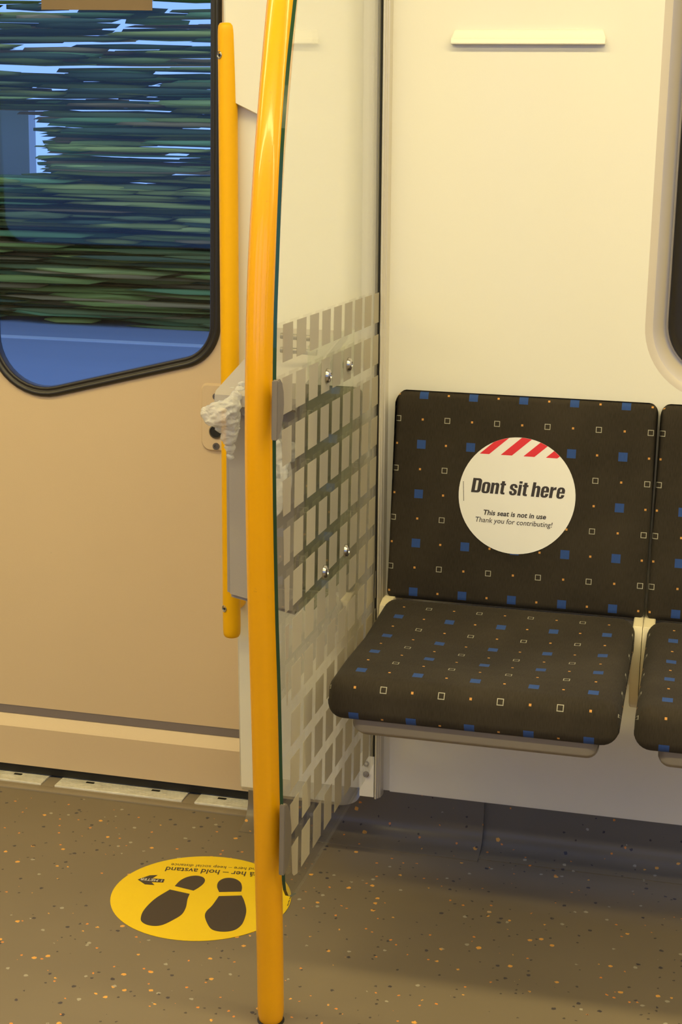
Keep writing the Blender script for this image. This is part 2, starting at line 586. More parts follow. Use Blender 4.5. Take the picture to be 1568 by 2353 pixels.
def screw(name, centre, axis, r, mat, parent, h=0.003, dome=True):
    bm = bmesh.new()
    if dome:
        lathe(bm, [(r, 0), (r, h * 0.3), (r * 0.85, h * 0.75), (r * 0.45, h), (r * 0.38, h * 0.55), (0.0001, h * 0.5)], centre, axis, 20)
    else:
        lathe(bm, [(r, 0), (r, h), (r * 0.5, h), (r * 0.42, h * 0.2), (0.0001, h * 0.2)], centre, axis, 20)
    return obj(name, bm, mat, parent, auto=35)
def interp(tab, z):
    for (z0, y0), (z1, y1) in zip(tab[:-1], tab[1:]):
        if z0 <= z <= z1:
            return y0 + (y1 - y0) * (z - z0) / (z1 - z0)
    return tab[0][1] if z < tab[0][0] else tab[-1][1]
def smooth_tab(tab, n=40):
    """Catmull-Rom through (z, y) pairs"""
    out = []
    for i in range(len(tab) - 1):
        p0 = tab[max(0, i - 1)]; p1 = tab[i]; p2 = tab[i + 1]; p3 = tab[min(len(tab) - 1, i + 2)]
        for k in range(4):
            t = k / 4
            q = []
            for d in (0, 1):
                q.append(0.5 * (2 * p1[d] + (p2[d] - p0[d]) * t + (2 * p0[d] - 5 * p1[d] + 4 * p2[d] - p3[d]) * t * t + (3 * p1[d] - p0[d] - 3 * p2[d] + p3[d]) * t ** 3))
            out.append(tuple(q))
    out.append(tab[-1])
    return out

LEAN = 0.072
def wy(z):               # face of the seat-side wall, leaning inwards towards the ceiling
    return 2.515 - LEAN * z
X_END0, X_END1, Y_NEAR, Z_CEIL = -3.4, 3.6, -0.62, 2.16

# ================================================================== SETTING
# ---- floor
bm = bmesh.new()
box(bm, X_END0, X_END1, Y_NEAR - 0.1, 2.612, -0.04, 0.0)
tag(obj('floor', bm, floor_m), 'grey-brown vinyl train floor with orange, dark and pale speckles', kind='structure')
# ---- ceiling
bm = bmesh.new()
box(bm, X_END0, X_END1, Y_NEAR - 0.1, 2.80, Z_CEIL, Z_CEIL + 0.04)
tag(obj('ceiling', bm, ceil_mat), 'pale ceiling of the train car', kind='structure')
# ---- end walls
for nm, x0, x1 in (('wall_left', X_END0 - 0.05, X_END0), ('wall_right', X_END1, X_END1 + 0.05)):
    bm = bmesh.new()
    box(bm, x0, x1, Y_NEAR - 0.1, 2.80, -0.04, Z_CEIL + 0.04)
    tag(obj(nm, bm, near_mat), 'grey end wall of the train car', kind='structure')
# ---- near wall behind the camera, with window openings to the sky
def rrect(x0, x1, z0, z1, r, seg=8):
    return round_poly([(x0, z0), (x1, z0), (x1, z1), (x0, z1)], r, seg)
bm = bmesh.new()
near_holes = [rrect(-2.9, -1.75, 0.90, 1.85, 0.1), rrect(-1.45, -0.45, 0.80, 1.90, 0.1), rrect(-0.15, 1.45, 0.90, 1.85, 0.1), rrect(1.7, 3.2, 0.90, 1.85, 0.1)]
fill_with_hole(bm, [(X_END0, -0.04), (X_END1, -0.04), (X_END1, Z_CEIL + 0.02), (X_END0, Z_CEIL + 0.02)], near_holes, lambda p: (p[0], Y_NEAR + LEAN * p[1] * 0.6, p[1]))
wn_ = tag(obj('wall_near', bm, near_mat), 'grey side wall opposite the seats with window openings', kind='structure')
for hpoly in near_holes:
    bm = bmesh.new()
    bm.faces.new([bm.verts.new((p[0], Y_NEAR + LEAN * p[1] * 0.6 - 0.012, p[1])) for p in hpoly])
    obj('window_pane', bm, pane_mat, wn_)
    bm = bmesh.new()
    o2 = offset_poly(hpoly, -0.02)
    f1 = lambda p, d: (p[0], Y_NEAR + LEAN * p[1] * 0.6 + d, p[1])
    ring_loft(bm, [[f1(p, 0) for p in o2], [f1(p, 0.008) for p in offset_poly(hpoly, -0.008)], [f1(p, -0.014) for p in hpoly]])
    obj('window_gasket', bm, black_rub, wn_, smooth=True)

# ---- wall with the seats (wall_far): cream leaning panel with a big window on the right
WX0 = -0.60
crease = rrect(-0.083, 1.25, 0.888, 1.86, 0.105, 14)      # where the window reveal starts
inner = offset_poly(crease, 0.026)
bm = bmesh.new()
fill_with_hole(bm, [(WX0, 0.133), (X_END1, 0.133), (X_END1, Z_CEIL), (WX0, Z_CEIL)], [offset_poly(crease, -0.012)], lambda p: (p[0], wy(p[1]), p[1]))
wall_far = tag(obj('wall_far', bm, cream), 'cream side wall panel behind the seats', kind='structure')
bm = bmesh.new()
fw = lambda p, d: (p[0], wy(p[1]) + d, p[1])
ring_loft(bm, [[fw(p, 0) for p in offset_poly(crease, -0.012)], [fw(p, 0.0008) for p in offset_poly(crease, -0.005)], [fw(p, 0.0035) for p in crease],
               [fw(p, 0.008) for p in offset_poly(crease, 0.0025)], [fw(p, 0.058) for p in offset_poly(crease, 0.016)], [fw(p, 0.064) for p in offset_poly(crease, 0.019)], [fw(p, 0.066) for p in inner]])
obj('window_reveal', bm, reveal_mat, wall_far, auto=28)
win = tag(empty('window_1', (0.6, wy(0.9), 0.9)), 'side window with rounded corner and black gasket at right edge', kind='structure')
bm = bmesh.new()
ring_loft(bm, [[fw(p, 0.060) for p in offset_poly(inner, -0.004)], [fw(p, 0.047) for p in offset_poly(inner, 0.002)], [fw(p, 0.045) for p in offset_poly(inner, 0.012)],
               [fw(p, 0.052) for p in offset_poly(inner, 0.035)], [fw(p, 0.075) for p in offset_poly(inner, 0.040)]])
obj('window_gasket', bm, black_rub, win, smooth=True)
bm = bmesh.new()
bm.faces.new([bm.verts.new(fw(p, 0.070)) for p in offset_poly(inner, 0.036)])
obj('window_pane', bm, pane_mat, win)
# lower white panel under the seats
bm = bmesh.new()
prof = [(wy(0.132) - 0.004, 0.132), (wy(0.50) - 0.004, 0.50), (wy(0.50) + 0.02, 0.50), (wy(0.132) + 0.02, 0.132)]
prism(bm, prof, lambda p: (-0.497, p[0], p[1]), lambda p: (X_END1, p[0], p[1]))
bmesh.ops.bevel(bm, geom=bm.edges[:], offset=0.002, segments=2, affect='EDGES')
obj('lower_panel', bm, white_pl, wall_far, auto=40)

# ---- vinyl coving at the foot of the wall, in two lengths with a seam
base_e = tag(empty('baseboard_far', (0, 2.6, 0)), 'dark speckled vinyl coving at the foot of the wall', kind='structure')
def cove(x0, x1, dy):
    bm = bmesh.new()
    pr = [(2.545 + dy, 0.0015), (2.56 + dy, 0.002)]
    for k in range(9):
        a = math.radians(90 * k / 8)
        pr.append((2.565 + dy + 0.04 * math.sin(a), 0.003 + 0.04 * (1 - math.cos(a))))
    pr += [(2.607 + dy, 0.10), (2.605 + dy, 0.20), (2.625 + dy, 0.20), (2.625 + dy, -0.0), (2.545 + dy, -0.0)]
    prism(bm, pr, lambda p: (x0, p[0], p[1]), lambda p: (x1, p[0], p[1]))
    return obj('coving_strip', bm, cove_m, base_e, auto=35)
cove(-0.790, -0.336, -0.006)
cove(-0.336, X_END1, 0.004)

# ---- aluminium trim profile between the glass seal and the wall panel
bm = bmesh.new()
def ty(z): return 2.489 - LEAN * z
tp = [(-0.5180, 0.03), (-0.5180, 0.0), (-0.5165, -0.002), (-0.5148, -0.0015), (-0.5140, 0.003), (-0.5118, 0.003), (-0.5110, 0.007), (-0.5090, 0.008), (-0.5084, 0.014), (-0.5076, 0.020), (-0.5076, 0.03)]
prism(bm, tp, lambda p: (p[0], ty(0.125) + p[1], 0.125), lambda p: (p[0], ty(Z_CEIL) + p[1], Z_CEIL))
trim = tag(obj('trim_1', bm, alu, auto=30), 'narrow aluminium trim strip beside the glass seal', kind='structure')
bm = bmesh.new()
prof = [(-0.5455, 0.0), (-0.5195, 0.0), (-0.5195, 0.03), (-0.5455, 0.03)]
prism(bm, prof, lambda p: (p[0], 2.479 + p[1], 0.128), lambda p: (p[0], 2.474 + p[1], 0.207))
foot = obj('end_plate', bm, white_pl, trim)
for z in (0.192, 0.172):
    screw('bolt', (-0.5335, 2.4765, z), (0, -1, 0), 0.0055, dark_steel, trim, 0.003, dome=False)

# ---- door post box between door and wall: rounded right corner, notch on the left for the grab bar
def py(z): return 2.475 - LEAN * z
post = tag(empty('trim_2', (-0.66, 2.47, 0.1)), 'off-white door post cover between the door and the glass partition', kind='structure')
def plan(notch):
    pts = []
    if notch:
        pts += [(-0.772, 0.30), (-0.772, 0.022), (-0.769, 0.019), (-0.715, 0.019), (-0.700, 0.0)]
    else:
        pts += [(-0.772, 0.30), (-0.772, 0.004), (-0.768, 0.0), (-0.715, 0.0), (-0.700, 0.0)]
    for k in range(9):
        a = math.radians(90 * k / 8)
        pts.append((-0.587 + 0.032 * math.sin(a), 0.036 * (1 - math.cos(a))))
    pts += [(-0.555, 0.30)]
    return pts
pl_n, pl_f = plan(True), plan(False)
def zt(x):     # the notch ends in an edge that slopes down to the right
    return 1.330 - 0.45 * max(0.0, min(0.07, x + 0.772))
bm = bmesh.new()
L = [[(p[0], py(0.112) + p[1] + (0.010 if p[1] < 0.1 else 0), 0.106) for p in pl_n],
     [(p[0], py(0.112) + p[1], 0.116) for p in pl_n],
     [(p[0], py(zt(p[0])) + p[1], zt(p[0]) - 0.004) for p in pl_n],
     [(p[0], py(zt(p[0])) + p[1], zt(p[0])) for p in pl_f],
     [(p[0], py(Z_CEIL) + p[1], Z_CEIL) for p in pl_f]]
vl = ring_loft(bm, L)
bm.faces.new(vl[0][::-1])
obj('post_cover', bm, post_mat, post, auto=38)

# ---- door sill with ribbed tread plates
sill = tag(empty('door_sill', (-1.45, 2.66, 0.0)), 'grey door threshold with ribbed metal tread plates', kind='structure')
box_obj('sill_base', -2.12, -0.785, 2.610, 2.80, -0.04, 0.001, sill_mat, sill)
box_obj('sill_lip', -2.12, -0.788, 2.606, 2.628, -0.002, 0.0035, sill_mat, sill, 0.001)
edges = [(-2.05, -1.80), (-1.773, -1.530), (-1.503, -1.237), (-1.208, -0.938), (-0.912, -0.792)]
for a, b in edges:
    tp_ = box_obj('tread_plate', a, b, 2.636, 2.716, 0.0, 0.005, tread_m, sill, 0.001, 1)
    for fx in ((0.24, 0.76) if b - a > 0.2 else (0.4,)):
        cx = a + (b - a) * fx
        bm = bmesh.new()
        sl = [(cx + 0.009 * sx, 2.667 + y) for sx, y in ((-1, -0.004), (0.8, -0.004), (1, 0), (0.8, 0.004), (-1, 0.004))]
        prism(bm, sl, lambda p: (p[0], p[1], 0.004), lambda p: (p[0], p[1], 0.0054))
        obj('drain_slot', bm, hole_mat, tp_)
for (a0, b0), (a1, b1) in zip(edges[:-1], edges[1:]):
    box_obj('sill_channel', b0 + 0.001, a1 - 0.001, 2.632, 2.73, 0.0, 0.0018, sill_mat, sill)

# ---- sliding door, two leaves
DY = 2.680
def door_leaf(name, label, mx):
    """mx maps the right leaf's x to this leaf's x"""
    d = tag(empty(name, (mx(-1.11), DY, 0.01)), label, kind='structure')
    outer = round_poly([(-0.8755, 1.86), (-1.345, 1.86), (-1.345, 0.7507), (-0.8755, 0.8716)], [0.08, 0.08, 0.115, 0.085], 12)
    bm = bmesh.new()
    fill_with_hole(bm, [(-0.740, 0.148), (-1.445, 0.148), (-1.445, 2.02), (-0.740, 2.02)], [offset_poly(outer, 0.006)], lambda p: (mx(p[0]), DY, p[1]))
    obj('door_skin', bm, tan, d)
    bm = bmesh.new()
    pr = [(DY + 0.004, 0.131), (DY - 0.0115, 0.112), (DY - 0.0145, 0.108), (DY - 0.0145, 0.027), (DY + 0.03, 0.027), (DY + 0.03, 0.16), (DY + 0.004, 0.16)]
    prism(bm, pr, lambda p: (mx(-0.740), p[0], p[1]), lambda p: (mx(-1.445), p[0], p[1]))
    obj('kick_rail', bm, tan, d)
    box_obj('groove_strip', min(mx(-0.74), mx(-1.445)), max(mx(-0.74), mx(-1.445)), DY + 0.001, DY + 0.006, 0.1305, 0.152, groove_m, d)
    box_obj('bottom_seal', min(mx(-0.74), mx(-1.445)), max(mx(-0.74), mx(-1.445)), DY - 0.006, DY + 0.02, 0.006, 0.0275, seal_mat, d, 0.003)
    bm = bmesh.new()
    fd = lambda p, q: (mx(p[0]), DY + q, p[1])
    loops = []
    for off, dd in ((-0.001, 0.002), (0.0, -0.004), (0.003, -0.008), (0.007, -0.009), (0.0105, -0.006), (0.012, -0.0045), (0.014, -0.006), (0.017, -0.0065), (0.0195, -0.003), (0.020, 0.012)):
        loops.append([fd(p, dd) for p in offset_poly(outer, off)])
    ring_loft(bm, loops)
    obj('window_gasket', bm, black_rub, d, smooth=True)
    bm = bmesh.new()
    bm.faces.new([bm.verts.new(fd(p, 0.008)) for p in offset_poly(outer, 0.018)])
    obj('window_pane', bm, pane_mat, d)
    return d
door = door_leaf('door_1', 'tan sliding door leaf with slanted black-framed window', lambda x: x)
door_leaf('door_2', 'second tan sliding door leaf out of frame to the left', lambda x: -2.8902 - x)
box_obj('edge_seal', -1.452, -1.4385, DY - 0.010, DY + 0.02, 0.03, 2.02, seal_mat, door, 0.003)
# lock plate on door 1
def on_door(x, y): 
    p = hit(x, y, 1, DY); return p.x, p.z
bm = bmesh.new()
lp = round_poly([(-0.9105, 0.701), (-0.840, 0.701), (-0.840, 0.826), (-0.9105, 0.826)], [0.018, 0.004, 0.004, 0.010], 6)
ring_loft(bm, [[(p[0], DY, p[1]) for p in offset_poly(lp, -0.002)], [(p[0], DY - 0.005, p[1]) for p in lp], [(p[0], DY - 0.007, p[1]) for p in offset_poly(lp, 0.002)]])
bm.faces.new([bm.verts.new((p[0], DY - 0.007, p[1])) for p in offset_poly(lp, 0.002)])
lock = obj('lock_plate', bm, tan, door, auto=50)
for px, py_ in ((500, 910), (500, 1024)):
    x, z = on_door(px, py_)
    screw('screw', (x, DY - 0.007, z), (0, -1, 0), 0.0066, dark_steel, lock, 0.0025, dome=False)
x, z = on_door(500, 990)
bm = bmesh.new()
lathe(bm, [(0.0135, 0), (0.0135, 0.003), (0.0115, 0.004), (0.0105, 0.002)], (x, DY - 0.007, z), (0, -1, 0), 28)
obj('lock_ring', bm, dark_steel, lock, auto=40)
bm = bmesh.new()
lathe(bm, [(0.0104, 0), (0.0104, 0.0024), (0.0001, 0.0025)], (x, DY - 0.007, z), (0, -1, 0), 28)
obj('lock_hole', bm, hole_mat, lock)
# frame pieces closing the doorway
bm = bmesh.new()
box(bm, -2.16, -0.735, 2.36, 2.74, 1.96, Z_CEIL)
tag(obj('wall_header', bm, cream), 'cream cover above the sliding door', kind='structure')
bm = bmesh.new()
box(bm, X_END0, -2.12, 2.40, 2.74, -0.02, Z_CEIL)
tag(obj('wall_corner', bm, cream), 'cream wall section beyond the doorway', kind='structure')
bm = bmesh.new()
box(bm, -0.755, -0.735, 2.62, 2.72, 0.0, Z_CEIL)
tag(obj('trim_3', bm, cream), 'hidden cream door jamb behind the post', kind='structure')

# ================================================================== OUTSIDE
bm = bmesh.new()
box(bm, -60, 45, 3.3, 70, -1.35, -1.1)
tag(obj('ground', bm, ground_m), 'bluish asphalt ground outside the door window', kind='structure')
bm = bmesh.new()
box(bm, -60, 45, 19.05, 19.27, -1.1, -1.085)
tag(obj('kerb_line', bm, kerb_m), 'pale kerb line along the asphalt outside the door', kind='structure')
bm = bmesh.new()
box(bm, -18.5, -12.60, 27.0, 27.3, -1.1, 2.33)
tag(obj('outbuilding', bm, concrete_m), 'pale blurred wall seen at left through the door window', 'wall')
rnd = random.Random(11)
ico = bmesh.new()
bmesh.ops.create_icosphere(ico, subdivisions=1, radius=1.0)
ico.verts.index_update()
IV = [v.co.copy() for v in ico.verts]
IF = [[v.index for v in f.verts] for f in ico.faces]
ico.free()
tones = [(0.17, 0.18, 0.040), (0.25, 0.24, 0.055), (0.11, 0.12, 0.04), (0.32, 0.30, 0.08), (0.24, 0.15, 0.06), (0.12, 0.19, 0.07), (0.06, 0.08, 0.04)]
V_, F_, T_ = [], [], []
for i in range(17000):
    x = rnd.uniform(-30, 10); y = rnd.uniform(21.2, 25.4)
    z = -1.1 + 8.8 * rnd.random() ** 1.25
    if z > 1.0 and rnd.random() < min(0.78, 0.36 + 0.16 * (z - 1.0)): continue
    sx, sy, sz = rnd.uniform(0.45, 1.7), rnd.uniform(0.2, 0.5), rnd.uniform(0.018, 0.06)
    lim = -10.75 * y / 23.0
    if x - sx < lim and 1.05 < z < 2.08:
        if x < lim - 1.0: continue
        x = lim + sx + rnd.uniform(0, 0.3)
    t = rnd.choice(tones)
    t = tuple(min(0.78, c * k) for c, k in zip(t, (3.0, 2.7, 2.0) if z > 0.9 else (2.1, 1.9, 1.4)))  # upper streaks coloured lighter to stand for bright sky among the trees
    b0 = len(V_)
    V_ += [(x + v.x * sx, y + v.y * sy, z + v.z * sz) for v in IV]
    F_ += [[b0 + k for k in f] for f in IF]
    T_ += [t + (1.0,)] * len(IV)
me = bpy.data.meshes.new('tree_belt')
me.from_pydata(V_, [], F_)
ca = me.color_attributes.new('tone', 'FLOAT_COLOR', 'POINT')
ca.data.foreach_set('color', [c for t in T_ for c in t])
tag(obj_mesh('tree_belt', me, foliage_m, None, True), 'dark green blurred trees and shrubs outside the door window', 'trees', kind='stuff')

# ================================================================== LIGHTS OF THE CAR
def ceiling_light(yc, x0, x1, label):
    e = tag(empty('ceiling_light', ((x0 + x1) / 2, yc, Z_CEIL)), label, 'lamp', 'strip lights along the ceiling')
    bm = bmesh.new()
    pr = [(yc - 0.085, Z_CEIL), (yc - 0.085, Z_CEIL - 0.03), (yc - 0.065, Z_CEIL - 0.04), (yc + 0.065, Z_CEIL - 0.04), (yc + 0.085, Z_CEIL - 0.03), (yc + 0.085, Z_CEIL)]
    prism(bm, pr, lambda p: (x0, p[0], p[1]), lambda p: (x1, p[0], p[1]))
    obj('lamp_housing', bm, ceil_mat, e)
    box_obj('lamp_diffuser', x0 + 0.02, x1 - 0.02, yc - 0.055, yc + 0.055, Z_CEIL - 0.052, Z_CEIL - 0.041, lamp_mat, e)
for yc, side in ((0.36, 'camera-side'), (1.51, 'seat-side')):
    for x0, x1, nm in ((-3.2, -1.05, 'left'), (-1.0, 1.15, 'middle'), (1.2, 3.4, 'right')):
        ceiling_light(yc, x0, x1, f'warm white strip light on the ceiling, {nm} length of the {side} row')

# ================================================================== YELLOW POLE, GLASS PARTITION
pole_tab = [(0.0, 1.933), (0.106, 1.925), (0.249, 1.911), (0.386, 1.898), (0.519, 1.883), (0.647, 1.867), (0.769, 1.855), (0.886, 1.848), (0.998, 1.848), (1.107, 1.856), (1.214, 1.874), (1.295, 1.893), (1.348, 1.907), (1.428, 1.930), (1.60, 1.985), (1.80, 2.050), (2.00, 2.110), (Z_CEIL, 2.15)]
pt = smooth_tab(pole_tab)
e = tag(empty('grab_pole', (-0.55, 1.933, 0.0)), 'glossy yellow curved grab pole standing on the floor in front', 'pole')
bm = bmesh.new()
rad = [0.0195] * len(pt)
rad[0] = 0.0150; rad.insert(1, 0.0178); pt.insert(1, (0.004, 1.9328)); 
rad.insert(2, 0.0185); pt.insert(2, (0.010, 1.9325))
tube(bm, [(-0.55, y, z) for z, y in pt], rad, 32)
obj('pole_tube', bm, yellow, e, auto=60)
bm = bmesh.new()
lathe(bm, [(0.020, 0.0), (0.020, 0.0015), (0.0165, 0.003)], (-0.55, 1.933, 0.0), (0, 0, 1), 32)
obj('base_gasket', bm, black_rub, e, auto=40)

GX0, GX1 = -0.5248, -0.5200
front_tab = [(0.263, 1.890), (0.373, 1.876), (0.531, 1.858), (0.657, 1.840), (0.836, 1.822), (1.003, 1.817), (1.110, 1.824), (1.241, 1.838), (1.345, 1.862), (1.425, 1.890), (1.60, 1.950), (1.90, 2.05)]
ft = smooth_tab(front_tab)
def rear(z): return 2.492 - LEAN * z
# outline in (y, z), counter-clockwise
g_bottom = [(1.8925, 0.245), (1.899, 0.228), (1.912, 0.213), (1.930, 0.203), (1.955, 0.196), (2.00, 0.193), (2.25, 0.190), (2.44, 0.190), (rear(0.2), 0.196)]
outline = g_bottom + [(rear(1.90), 1.90)] + [(y, z) for z, y in reversed(ft)]
gp = tag(empty('glass_partition', (-0.524, 2.15, 0.2)), 'clear glass partition with taupe rectangles beside the yellow pole', 'partition')
bm = bmesh.new()
prism(bm, outline, lambda p: (GX0, p[0], p[1]), lambda p: (GX1, p[0], p[1]))
bm.faces.ensure_lookup_table()
for f in bm.faces:
    cc = f.calc_center_median()
    f.material_index = 1 if (len(f.verts) == 4 and cc.y < 2.06 and cc.z > 0.196) else 0
obj('glass_pane', bm, [glass, green_edge], gp)
# printed film rectangles on the glass
region = [(y + 0.026, z) for z, y in ft if z > 0.30]
reg = [(1.918, 0.262), (1.925, 0.243), (1.938, 0.232), (1.955, 0.227), (2.30, 0.222), (rear(0.26) - 0.03, 0.226)]
reg += [(rear(0.26) - 0.004, 0.26), (rear(1.2) - 0.004, 1.2)] + [p for p in reversed(region) if p[1] < 1.15]
pitch_y, pitch_z = 0.0669, 0.0678
patches = {}
for r_ in range(12):
    zt_ = 1.0295 - pitch_z * r_
    zb_ = zt_ - 0.0482
    if r_ == 11: zb_ = zt_ - 0.058
    for c_ in range(-1, 11):
        y0 = 1.845 + pitch_y * c_
        y1 = y0 + 0.0470
        poly = clip_poly([(y0, zb_), (y1, zb_), (y1, zt_), (y0, zt_)], reg)
        if len(poly) < 3: continue
        ar = abs(sum(poly[i][0] * poly[(i + 1) % len(poly)][1] - poly[(i + 1) % len(poly)][0] * poly[i][1] for i in range(len(poly)))) / 2
        if ar < 8e-5: continue
        bm = bmesh.new()
        prism(bm, poly, lambda p: (GX1 + 0.0001, p[0], p[1]), lambda p: (GX1 + 0.0004, p[0], p[1]))
        obj('film_patch', bm, film, gp)
# rubber seal along the wall
bm = bmesh.new()
sp = [(-0.5268, 0.0), (-0.5268, -0.001), (-0.5255, -0.003), (-0.5195, -0.003), (-0.5182, -0.001), (-0.5182, 0.012), (-0.5268, 0.012)]
prism(bm, sp, lambda p: (p[0], rear(0.207) + p[1], 0.207), lambda p: (p[0], rear(1.9) + p[1], 1.9))
obj('rubber_seal', bm, seal_mat, gp)
# clamps that hold the front edge of the glass to the pole
for prof in ([(1.811, 0.886), (1.818, 0.889), (1.830, 0.899), (1.838, 0.912), (1.8415, 0.929), (1.839, 0.945), (1.831, 0.958), (1.823, 0.9635), (1.811, 0.962)],
             [(1.872, 0.263), (1.892, 0.270), (1.903, 0.284), (1.9085, 0.302), (1.9085, 0.320), (1.902, 0.342), (1.891, 0.358), (1.884, 0.366), (1.872, 0.368)]):
    bm = bmesh.new()
    prism(bm, prof, lambda p: (-0.5240, p[0], p[1]), lambda p: (-0.5160, p[0], p[1]))
    bmesh.ops.bevel(bm, geom=bm.edges[:], offset=0.0010, segments=2, affect='EDGES')
    obj('glass_clamp', bm, clamp_mat, gp, auto=40)

# ================================================================== YELLOW GRAB BAR ON THE DOOR POST
gb = tag(empty('grab_bar', (-0.768, 2.41, 0.42)), 'straight matte yellow grab bar on the door post, left of the curved pole', 'grab bar')
def by(z): return 2.438 - 0.040 * z
bm = bmesh.new()
zs = [0.4225, 0.4235, 0.427, 0.433, 0.44, 0.6, 0.8, 1.0, 1.2, 1.425, 1.433, 1.439, 1.4425, 1.4435]
rs = [0.0105, 0.0125, 0.0145, 0.0152, 0.0155] + [0.0155] * 5 + [0.0152, 0.0145, 0.0125, 0.0105]
tube(bm, [(-0.768, by(z), z) for z in zs], rs, 28)
bar = obj('bar_tube', bm, yellow_matte, gb, auto=50)
for z in (1.394, 0.476):
    ax = Vector((-0.62, -0.78, 0)).normalized()
    c0 = Vector((-0.768, by(z), z)) + ax * 0.0148
    bm = bmesh.new()
    lathe(bm, [(0.0062, 0.0), (0.0062, 0.0012), (0.0054, 0.0016), (0.0050, 0.0006), (0.0001, 0.0006)], c0, ax, 20)
    s = obj('screw', bm, steel, gb, auto=40)
    bm = bmesh.new()
    lathe(bm, [(0.0026, 0.0006), (0.0026, 0.0012), (0.0001, 0.0012)], c0, ax, 6)
    obj('screw_socket', bm, hole_mat, s)
    bm = bmesh.new()
    pos = Vector((-0.764, by(z), z))
    lathe(bm, [(0.009, 0.010), (0.009, 0.085)], pos, (0, 1, 0), 20)
    obj('standoff', bm, yellow_matte, gb, auto=40)

# ================================================================== WASTE BIN ON THE FAR SIDE OF THE GLASS
wb_ = tag(empty('waste_bin', (-0.59, 2.16, 0.6)), 'grey waste bin mounted on the glass behind the yellow pole', 'waste bin')
BY0, BY1, BX0, BX1 = 2.030, 2.290, -0.653, -0.545
bm = bmesh.new()
vsb = [bm.verts.new(p) for p in ((BX0, BY0, 0.611), (BX1, BY0, 0.590), (BX1, BY1, 0.590), (BX0, BY1, 0.611),
                                  (BX0 , BY0 - 0.012, 0.915), (BX1, BY0 - 0.012, 0.915), (BX1, BY1, 0.955), (BX0, BY1, 0.955))]
for f in ((0, 1, 2, 3), (7, 6, 5, 4), (0, 4, 5, 1), (1, 5, 6, 2), (2, 6, 7, 3), (3, 7, 4, 0)):
    bm.faces.new([vsb[i] for i in f])
bmesh.ops.bevel(bm, geom=bm.edges[:], offset=0.006, segments=3, affect='EDGES')
obj('bin_body', bm, grey_pl, wb_, auto=40)
bm = bmesh.new()
lid_prof = [(1.990, 0.898), (1.992, 0.913), (1.998, 0.918), (2.10, 0.940), (2.20, 0.962), (2.29, 0.978), (2.295, 0.965), (2.20, 0.945), (2.10, 0.922), (2.002, 0.899), (1.995, 0.894)]
prism(bm, lid_prof, lambda p: (BX0 - 0.006, p[0], p[1]), lambda p: (BX1 + 0.003, p[0], p[1]))
lid = obj('bin_lid', bm, grey_pl, wb_, auto=40)
bmh = bmesh.new()
for k in (0.965, 0.985):
    tube(bmh, [(BX1 - 0.05, 2.10, k + 0.002), (BX1 + 0.004, 2.10, k)], 0.0045, 12)
obj('hinge_pin', bmh, dark_steel, lid, auto=40)
bm = bmesh.new()
prism(bm, [(2.058, 0.590), (2.290, 0.590), (2.290, 0.981), (2.058, 0.981)], lambda p: (-0.5440, p[0], p[1]), lambda p: (-0.5295, p[0], p[1]))
bmesh.ops.bevel(bm, geom=bm.edges[:], offset=0.002, segments=2, affect='EDGES')
obj('mounting_plate', bm, acrylic, wb_)
for y, z in ((2.075, 0.936), (2.205, 0.937), (2.080, 0.647), (2.213, 0.647)):
    screw('dome_screw', (GX1 + 0.0004, y, z), (1, 0, 0), 0.0105, steel, wb_, 0.0065)

